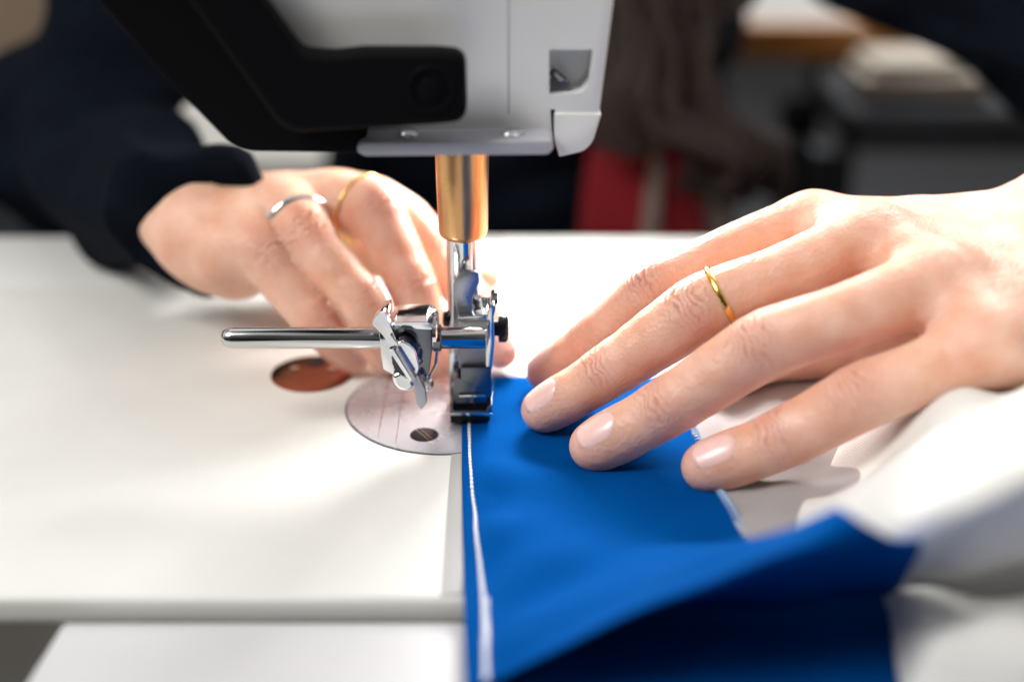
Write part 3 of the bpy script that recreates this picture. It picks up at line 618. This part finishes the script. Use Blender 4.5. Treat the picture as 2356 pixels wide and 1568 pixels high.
palmL = [[kI, k1(1850, 250, 55, 9.5), wri], [kM, k1(2060, 390, 54, 10), wrm],
         [kR, k1(2220, 560, 51, 11), wrr], [kP, k1(2340, 800, 42, 12.5), wrp],
         [k1(1370, 290, 51, 5.5), mid(kI, kM, -1, 8), k1(1950, 310, 54, 9.5), mid(wri, wrm, 0, 13)],
         [k1(1600, 440, 49, 5.5), mid(kM, kR, -1, 8.5), k1(2140, 470, 52, 10.5), mid(wrm, wrr, 0, 14)],
         [k1(1960, 690, 42, 5.5), mid(kR, kP, -1, 9), k1(2290, 690, 46, 12), mid(wrr, wrp, 0, 14)],
         [wri, wrm, wrr, wrp], [k1(1900, 520, 36, 10), k1(2350, 420, 44, 14), wrm],
         [wrm, k1(2800, 330, 55, 24), k1(3300, 240, 60, 29)], [wri, k1(2640, 110, 62, 17), k1(2900, 60, 62, 22)]]
lhand = Hand(LH, palmL, 0.65, kp=10, kf=5.5)
dr4 = (.35, -.3, .85)
RH = {'pinky': ([k4(1625, 1640, 6.5, 5.2), k4(1450, 1480, 20, 6.0), k4(1215, 1190, 38, 7.4), k4(1165, 1110, 42, 8.5), k4(1130, 1060, 42, 9.5)], dr4),
      'ring': ([k4(1780, 1640, 8, 5.4), k4(1660, 1390, 27, 7.0), k4(1410, 1085, 44, 8.2), k4(1365, 1020, 46, 8.6), k4(1300, 990, 46, 10)], dr4),
      'middle': ([k4(2010, 1660, 7.5, 5.6), k4(1900, 1330, 27, 7.4), k4(1730, 985, 47, 8.6), k4(1650, 945, 48, 8.8), k4(1520, 950, 46, 10.5)], dr4),
      'index': ([k4(2310, 1625, 7.5, 5.0), k4(2180, 1400, 20, 6.2), k4(1960, 1130, 33, 7.6), k4(1850, 1010, 40, 8.4), k4(1690, 955, 44, 9.5)], dr4),
      'thumb': ([k4(2235, 1275, 14, 5.4), k4(2060, 1240, 16, 7.0), k4(1850, 1180, 20, 8.5), k4(1600, 1100, 26, 11), k4(1300, 1050, 32, 13)], (.3, .6, .7))}
wA, wB = k4(930, 985, 42, 11), k4(960, 1110, 37, 12)
wAB = k4(850, 1045, 41, 12); EL_R = dy(185, 355, 215) + np.array([-8, 5, 4])
palmR = [[kk(RH['pinky'][0][-1], 10), k4(1060, 1150, 37, 13), wB], [kk(RH['ring'][0][-1], 10), k4(1140, 1070, 39, 12.5), wB],
         [kk(RH['middle'][0][-1], 10.5), k4(1250, 985, 42, 11.5), wA], [kk(RH['index'][0][-1], 10), k4(1350, 970, 42, 11), wA],
         [wA, wB], [(wAB), [*(np.array(wAB[:3]) * .45 + EL_R * .55), 17], [*EL_R, 22]],
         [k4(1100, 1220, 30, 10), k4(1040, 1180, 32, 11)]]
rhand = Hand(RH, palmR, 1.3, kp=9, kf=6)
# torso, neck and head (coarse), joined into the same body
CX = 20
fb = Field((CX - 240, 250, -420), (CX + 240, 620, 720), 7.0); DB = fb.new()
for P_, R_ in (([(CX, 460, -350), (CX, 440, -150), (CX, 430, 60), (CX, 440, 240), (CX, 440, 330)], [115, 100, 105, 100, 70]),
               ([(CX - 110, 440, 300), (CX + 110, 440, 300)], [50, 50]), ([(CX, 440, 330), (CX, 425, 460)], [50, 52]),
               ([(CX, 420, 520), (CX, 415, 590)], [74, 84]), ([(CX, 365, 500), (CX, 385, 540)], [38, 50]), ([(CX, 338, 545), (CX, 346, 565)], [9, 8])):
    fb.add(DB, P_, R_, 30, 20, pad=60)
VB, QB = fb.mesh(DB)
Vs, Qs, at_ = [], [], {'red': [], 'wrinkle': [], 'along': []}; off = 0
for V_, Q_, r_, w_, a_ in ((lhand.V, lhand.Q, lhand.red, lhand.wr, lhand.al), (rhand.V, rhand.Q, rhand.red, rhand.wr, rhand.al), (VB, QB, None, None, None)):
    Vs.append(V_); Qs.append(Q_ + off); off += len(V_)
    for k, x in zip(('red', 'wrinkle', 'along'), (r_, w_, a_)): at_[k].append(np.zeros(len(V_)) if x is None else x)
def fast_mesh(name, V, Q, m, parent, label=None, attrs=None):
    me = bpy.data.meshes.new(name); V = np.asarray(V, np.float32) * MM; Q = np.asarray(Q, np.int32)
    me.vertices.add(len(V)); me.vertices.foreach_set('co', V.ravel()); me.loops.add(Q.size); me.loops.foreach_set('vertex_index', Q.ravel())
    me.polygons.add(len(Q)); me.polygons.foreach_set('loop_start', np.arange(0, Q.size, 4, dtype=np.int32)); me.polygons.foreach_set('use_smooth', np.ones(len(Q), bool))
    me.update(calc_edges=True); me.validate()
    for k, x in (attrs or {}).items():
        a = me.attributes.new(k, 'FLOAT', 'POINT'); a.data.foreach_set('value', np.asarray(x, np.float32))
    return link(name, me, m, parent, label, smooth=False)
body = fast_mesh('body', np.vstack(Vs), np.vstack(Qs), M['skin'], pr, None, {k: np.concatenate(v) for k, v in at_.items()})
for n in ('index', 'middle', 'ring', 'pinky'):
    B = lhand.nail(n); grid_mesh('fingernail', B, M['nail'], pr, thick=.25)
for n in ('ring', 'index', 'pinky'):
    B = rhand.nail(n); grid_mesh('fingernail', B, M['nail'], pr, thick=.3)
def finger_ring(H, n, seg, t, R, wire, m, label, tilt=0, flat=1.0, off=(0, 0, 0)):
    K = H.f[n][2]; c = K[seg][:3] * (1 - t) + K[seg + 1][:3] * t + np.array(off); ax = unit(K[seg + 1][:3] - K[seg][:3])
    ax = unit(ax + np.array([0, 0, tilt])); e1 = unit(np.cross(ax, [0, 1, 0])); e2 = np.cross(ax, e1)
    bm = bmesh.new(); N = 72; M_ = 12; g = []
    rel = H.V - c; t_ = rel @ ax; rad = rel - t_[:, None] * ax; rn = np.linalg.norm(rad, axis=1); ok = (abs(t_) < .8) & (rn < R * 1.45)
    an = np.arctan2(rad[ok] @ e2, rad[ok] @ e1); rs = rn[ok]; fit = []
    for i in range(N):
        a = 2 * math.pi * i / N; dd = np.abs((an - a + math.pi) % (2 * math.pi) - math.pi) < .22; fit.append(np.median(rs[dd]) if dd.any() else R)
    fit = np.array(fit); fit = np.minimum(fit, np.median(fit) * 1.12)
    for _ in range(6): fit = (fit + np.roll(fit, 1) + np.roll(fit, -1)) / 3
    for i in range(N):
        a = 2 * math.pi * i / N; d = e1 * math.cos(a) + e2 * math.sin(a); cc = c + d * (fit[i] + wire * .45)
        g.append([bm.verts.new(Vector(cc + (d * math.cos(b) * wire + ax * math.sin(b) * wire * flat))) for b in [2 * math.pi * k / M_ for k in range(M_)]])
    for i in range(N):
        for k in range(M_): bm.faces.new((g[i][k], g[i][(k + 1) % M_], g[(i + 1) % N][(k + 1) % M_], g[(i + 1) % N][k]))
    return bm_out('ring', bm, m, pr, label)
finger_ring(lhand, 'middle', 2, .34, 7.9, .62, M['gold'], 'thin gold ring on the hand at the right', tilt=.1, flat=1.6)
finger_ring(rhand, 'ring', 2, .80, 9.0, .8, M['silver'], 'silver ring on the hand behind the machine', flat=1.4)
finger_ring(rhand, 'middle', 2, .85, 9.3, .55, M['gold'], 'fine gold ring on the hand behind the machine')
# sweater: torso and the two sleeves
fs = Field((-480, 60, -420), (520, 640, 420), 6.0); DS = fs.new()
for P_, R_ in (([(CX, 462, -350), (CX, 440, -150), (CX, 428, 60), (CX, 440, 240)], [128, 113, 118, 110]), ([(CX - 120, 440, 290), (CX + 120, 440, 290)], [58, 58])):
    fs.add(DS, P_, R_, 30, 20, pad=60)
eR = EL_R; shR = np.array([CX - 165, 430, 290]); cuR = z4(925, 1035, 41); uR = dy(330, 60, 250)
fs.add(DS, [shR, (shR + uR) / 2 + [0, 0, 10], uR, eR], [62, 46, 38, 40], 18, 14, pad=50)
fs.add(DS, [eR, (eR * .5 + cuR * .5) + [0, 4, -3], cuR + [-8, 4, 2], cuR + [0, 0, 2]], [37, 28, 23.5, 22.5], 10, 8, pad=30)
wrL = z1(2950, 300, 60); eL = dy(2650, 110, 225); uL = dy(2111, -205, 300); shL = np.array([CX + 165, 430, 290])
fs.add(DS, [shL, uL, eL], [60, 52, 48], 18, 14, pad=50)
VS, QS = fs.mesh(DS)
nrm = np.zeros_like(VS)
fn = np.cross(VS[QS[:, 1]] - VS[QS[:, 0]], VS[QS[:, 2]] - VS[QS[:, 0]])
for k in range(4): np.add.at(nrm, QS[:, k], fn)
nrm /= np.linalg.norm(nrm, axis=1)[:, None] + 1e-9
fold = np.sin(VS[:, 0] * .11 + VS[:, 2] * .09 + 1.6 * np.sin(VS[:, 1] * .045 + VS[:, 0] * .03)) + .6 * np.sin(VS[:, 2] * .17 - VS[:, 0] * .06 + 2)
VS = VS + nrm * (fold * 3.8)[:, None]
sw = fast_mesh('sweater', VS, QS, M['sweater'], pr, 'loose dark navy sweater')
# cuff and left forearm sleeve at finer resolution
ff = Field((130, -120, -20), (420, 300, 140), 4.0); DL = ff.new()
c0 = np.array(k1(2640, 150, 64, 0)[:3]); fore = [c0 + [34, 12, -2], eL * .4 + c0 * .6 + [24, 10, 4], eL]
ff.add(DL, fore, [33, 37, 45], 8, 8, pad=20); VL, QL = ff.mesh(DL); fast_mesh('sleeve', VL, QL, M['sweater'], pr, 'sleeve on the arm at the right')
# hair locks hanging in front of the torso, red scarf ends and cream apron
def ribbon(name, pts, wid, thick_, m, label=None, seed=0, strands=1, spread=0):
    bm = bmesh.new(); r = random.Random(seed)
    for s__ in range(strands):
        ox, oy, ph = r.gauss(0, spread), r.gauss(0, spread * .6), r.uniform(0, 6.28)
        C = catmull(np.array(pts, float), 8); n = len(C)
        Q = [c + np.array([ox * (1 - .3 * i / n) + 5 * math.sin(i * .3 + ph), oy, 0]) for i, c in enumerate(C)]
        add_tube(bm, Q, [wid * (.25 + .75 * math.sin(math.pi * min(1, .5 + .5 * (1 - (i / n)))) ** .5) * r.uniform(.9, 1.1) for i in range(n)], 8)
    return bm_out(name, bm, m, pr, label)
ribbon('hair', [(CX + 40, 400, 600), (CX + 75, 345, 420), dy(1480, -200, 300), dy(1500, 60, 295), dy(1540, 230, 290), dy(1640, 310, 285), dy(1705, 360, 285), dy(1690, 430, 290)], 3.4, 1, M['hair'], 'long wavy brown hair', 3, 95, 15)
ribbon('hair', [(CX + 20, 400, 600), (CX + 45, 345, 420), dy(1440, -200, 305), dy(1460, 60, 300), dy(1450, 200, 295), dy(1470, 330, 295)], 3.4, 1, M['hair'], 'long wavy brown hair', 5, 80, 14)
ribbon('hair', [(CX + 40, 400, 600), (CX + 85, 350, 420), dy(1640, -220, 300), dy(1680, -20, 300), dy(1600, 60, 295), dy(1560, 160, 292)], 3.2, 1, M['hair'], 'loose brown lock', 8, 12, 5)
bm = bmesh.new(); add_lathe(bm, [(0, 60), (30, 92), (80, 101), (130, 90), (165, 50), (175, .01)], (CX, 450, 500), (0, 0, 1), 32); bm_out('hair', bm, M['hair'], pr, 'crown of brown hair')
prism_px('scarf', [(1400, 180), (1500, 190), (1570, 330), (1640, 560), (1660, 800), (1310, 800), (1335, 520), (1350, 380)], 296, 302, M['red'], pr, 20, 2, 'dark red scarf end')
prism_px('apron', [(1540, 260), (1650, 300), (1690, 460), (1700, 800), (1560, 800), (1570, 520)], 300, 306, M['cream'], pr, 20, 2, 'cream apron panel')
prism_px('apron_strap', [(1500, 350), (1530, 380), (1510, 560), (1480, 700), (1440, 700), (1480, 520)], 290, 294, M['cream'], pr, 8, 1)
# ================================================================== ROOM BEHIND
b2 = empty('worktable', (400, 900, -20), 'second white worktable with orange wooden edge, behind at the right', 'table')
def at(px, py, z): return dz(px, py, z)
yE = at(1900, 56, 0)[1]
bm = bmesh.new(); add_box(bm, (520, yE + 352, -9), (900, 700, 20)); bm_out('tabletop', bm, bpy.data.materials['warm_grey_laminate'] if 'warm_grey_laminate' in bpy.data.materials else mat('warm_grey_laminate', (.34, .33, .31), .6, var=.05), b2, bevel=1)
bm = bmesh.new(); add_box(bm, (520, yE - 4, -10), (900, 12, 24)); bm_out('wooden_edge', bm, M['wood'], b2, bevel=2)
for lx in (90, 950):
    for ly in (20, 640):
        bm = bmesh.new(); add_box(bm, (lx, yE + ly, -400), (40, 40, 715)); bm_out('leg', bm, M['darkgrey'], b2)
b3 = empty('cutting_table', (-450, 900, -20), 'pale table partly seen behind the dark sleeve at the left', 'table')
bm = bmesh.new(); add_box(bm, (-230, 900, -120), (300, 620, 24)); bm_out('tabletop', bm, mat('warm_grey_laminate', (.34, .33, .31), .5, var=.05), b3, bevel=2)
for lx in (-360, -100):
    for ly in (620, 1180):
        bm = bmesh.new(); add_box(bm, (lx, ly, -446), (40, 40, 624)); bm_out('leg', bm, M['darkgrey'], b3)
# pile of pale cloth on a dark stool behind, and dark grey chair
c = dy(2090, 178, 470)
bm = bmesh.new(); add_box(bm, (c[0] + 6, 470, c[2]), (78, 50, 12)); add_box(bm, (c[0] + 2, 474, c[2] + 10), (60, 45, 7), Matrix.Rotation(.1, 4, 'Z')); setp(bm_out('folded_cloth', bm, M['paper'], bevel=6), 'cream folded cloth on a dark stool behind the dark sleeve', 'cloth')
st = empty('stool', (c[0] + 60, 470, -760), 'dark grey stool holding folded cream cloth in front of the worktable edge', 'stool')
bm = bmesh.new(); add_box(bm, (c[0] + 60, 490, c[2] - 22), (210, 130, 26)); bm_out('seat', bm, M['darkgrey'], st, bevel=6)
for ax_ in (-110, 110):
    for ay_ in (-100, 100):
        bm = bmesh.new(); add_box(bm, (c[0] + 60 + ax_, 490 + ay_ * .5, (c[2] - 35 - 760) / 2), (24, 24, c[2] - 35 + 760)); bm_out('leg', bm, M['darkgrey'], st)

cb = empty('cabinet', (-520, 1500, -760), 'tan wooden cabinet at the far left behind the dark sleeve', 'cabinet')
bm = bmesh.new(); add_box(bm, (-760, 1500, -200), (620, 400, 1120)); bm_out('carcass', bm, mat('tan_board', (.34, .25, .17), .7, var=.15, vscale=4), cb, bevel=4)
for k in (-1, 1):
    bm = bmesh.new(); add_box(bm, (-760 + k * 152, 1296, -200), (296, 12, 1080)); d_ = bm_out('door', bm, bpy.data.materials['tan_board'], cb, bevel=3)
    bm = bmesh.new(); add_tube(bm, [(-760 + k * 24, 1290, -60), (-760 + k * 24, 1270, -60), (-760 + k * 24, 1270, 60), (-760 + k * 24, 1290, 60)], 5, 8); bm_out('handle', bm, M['steel'], d_)
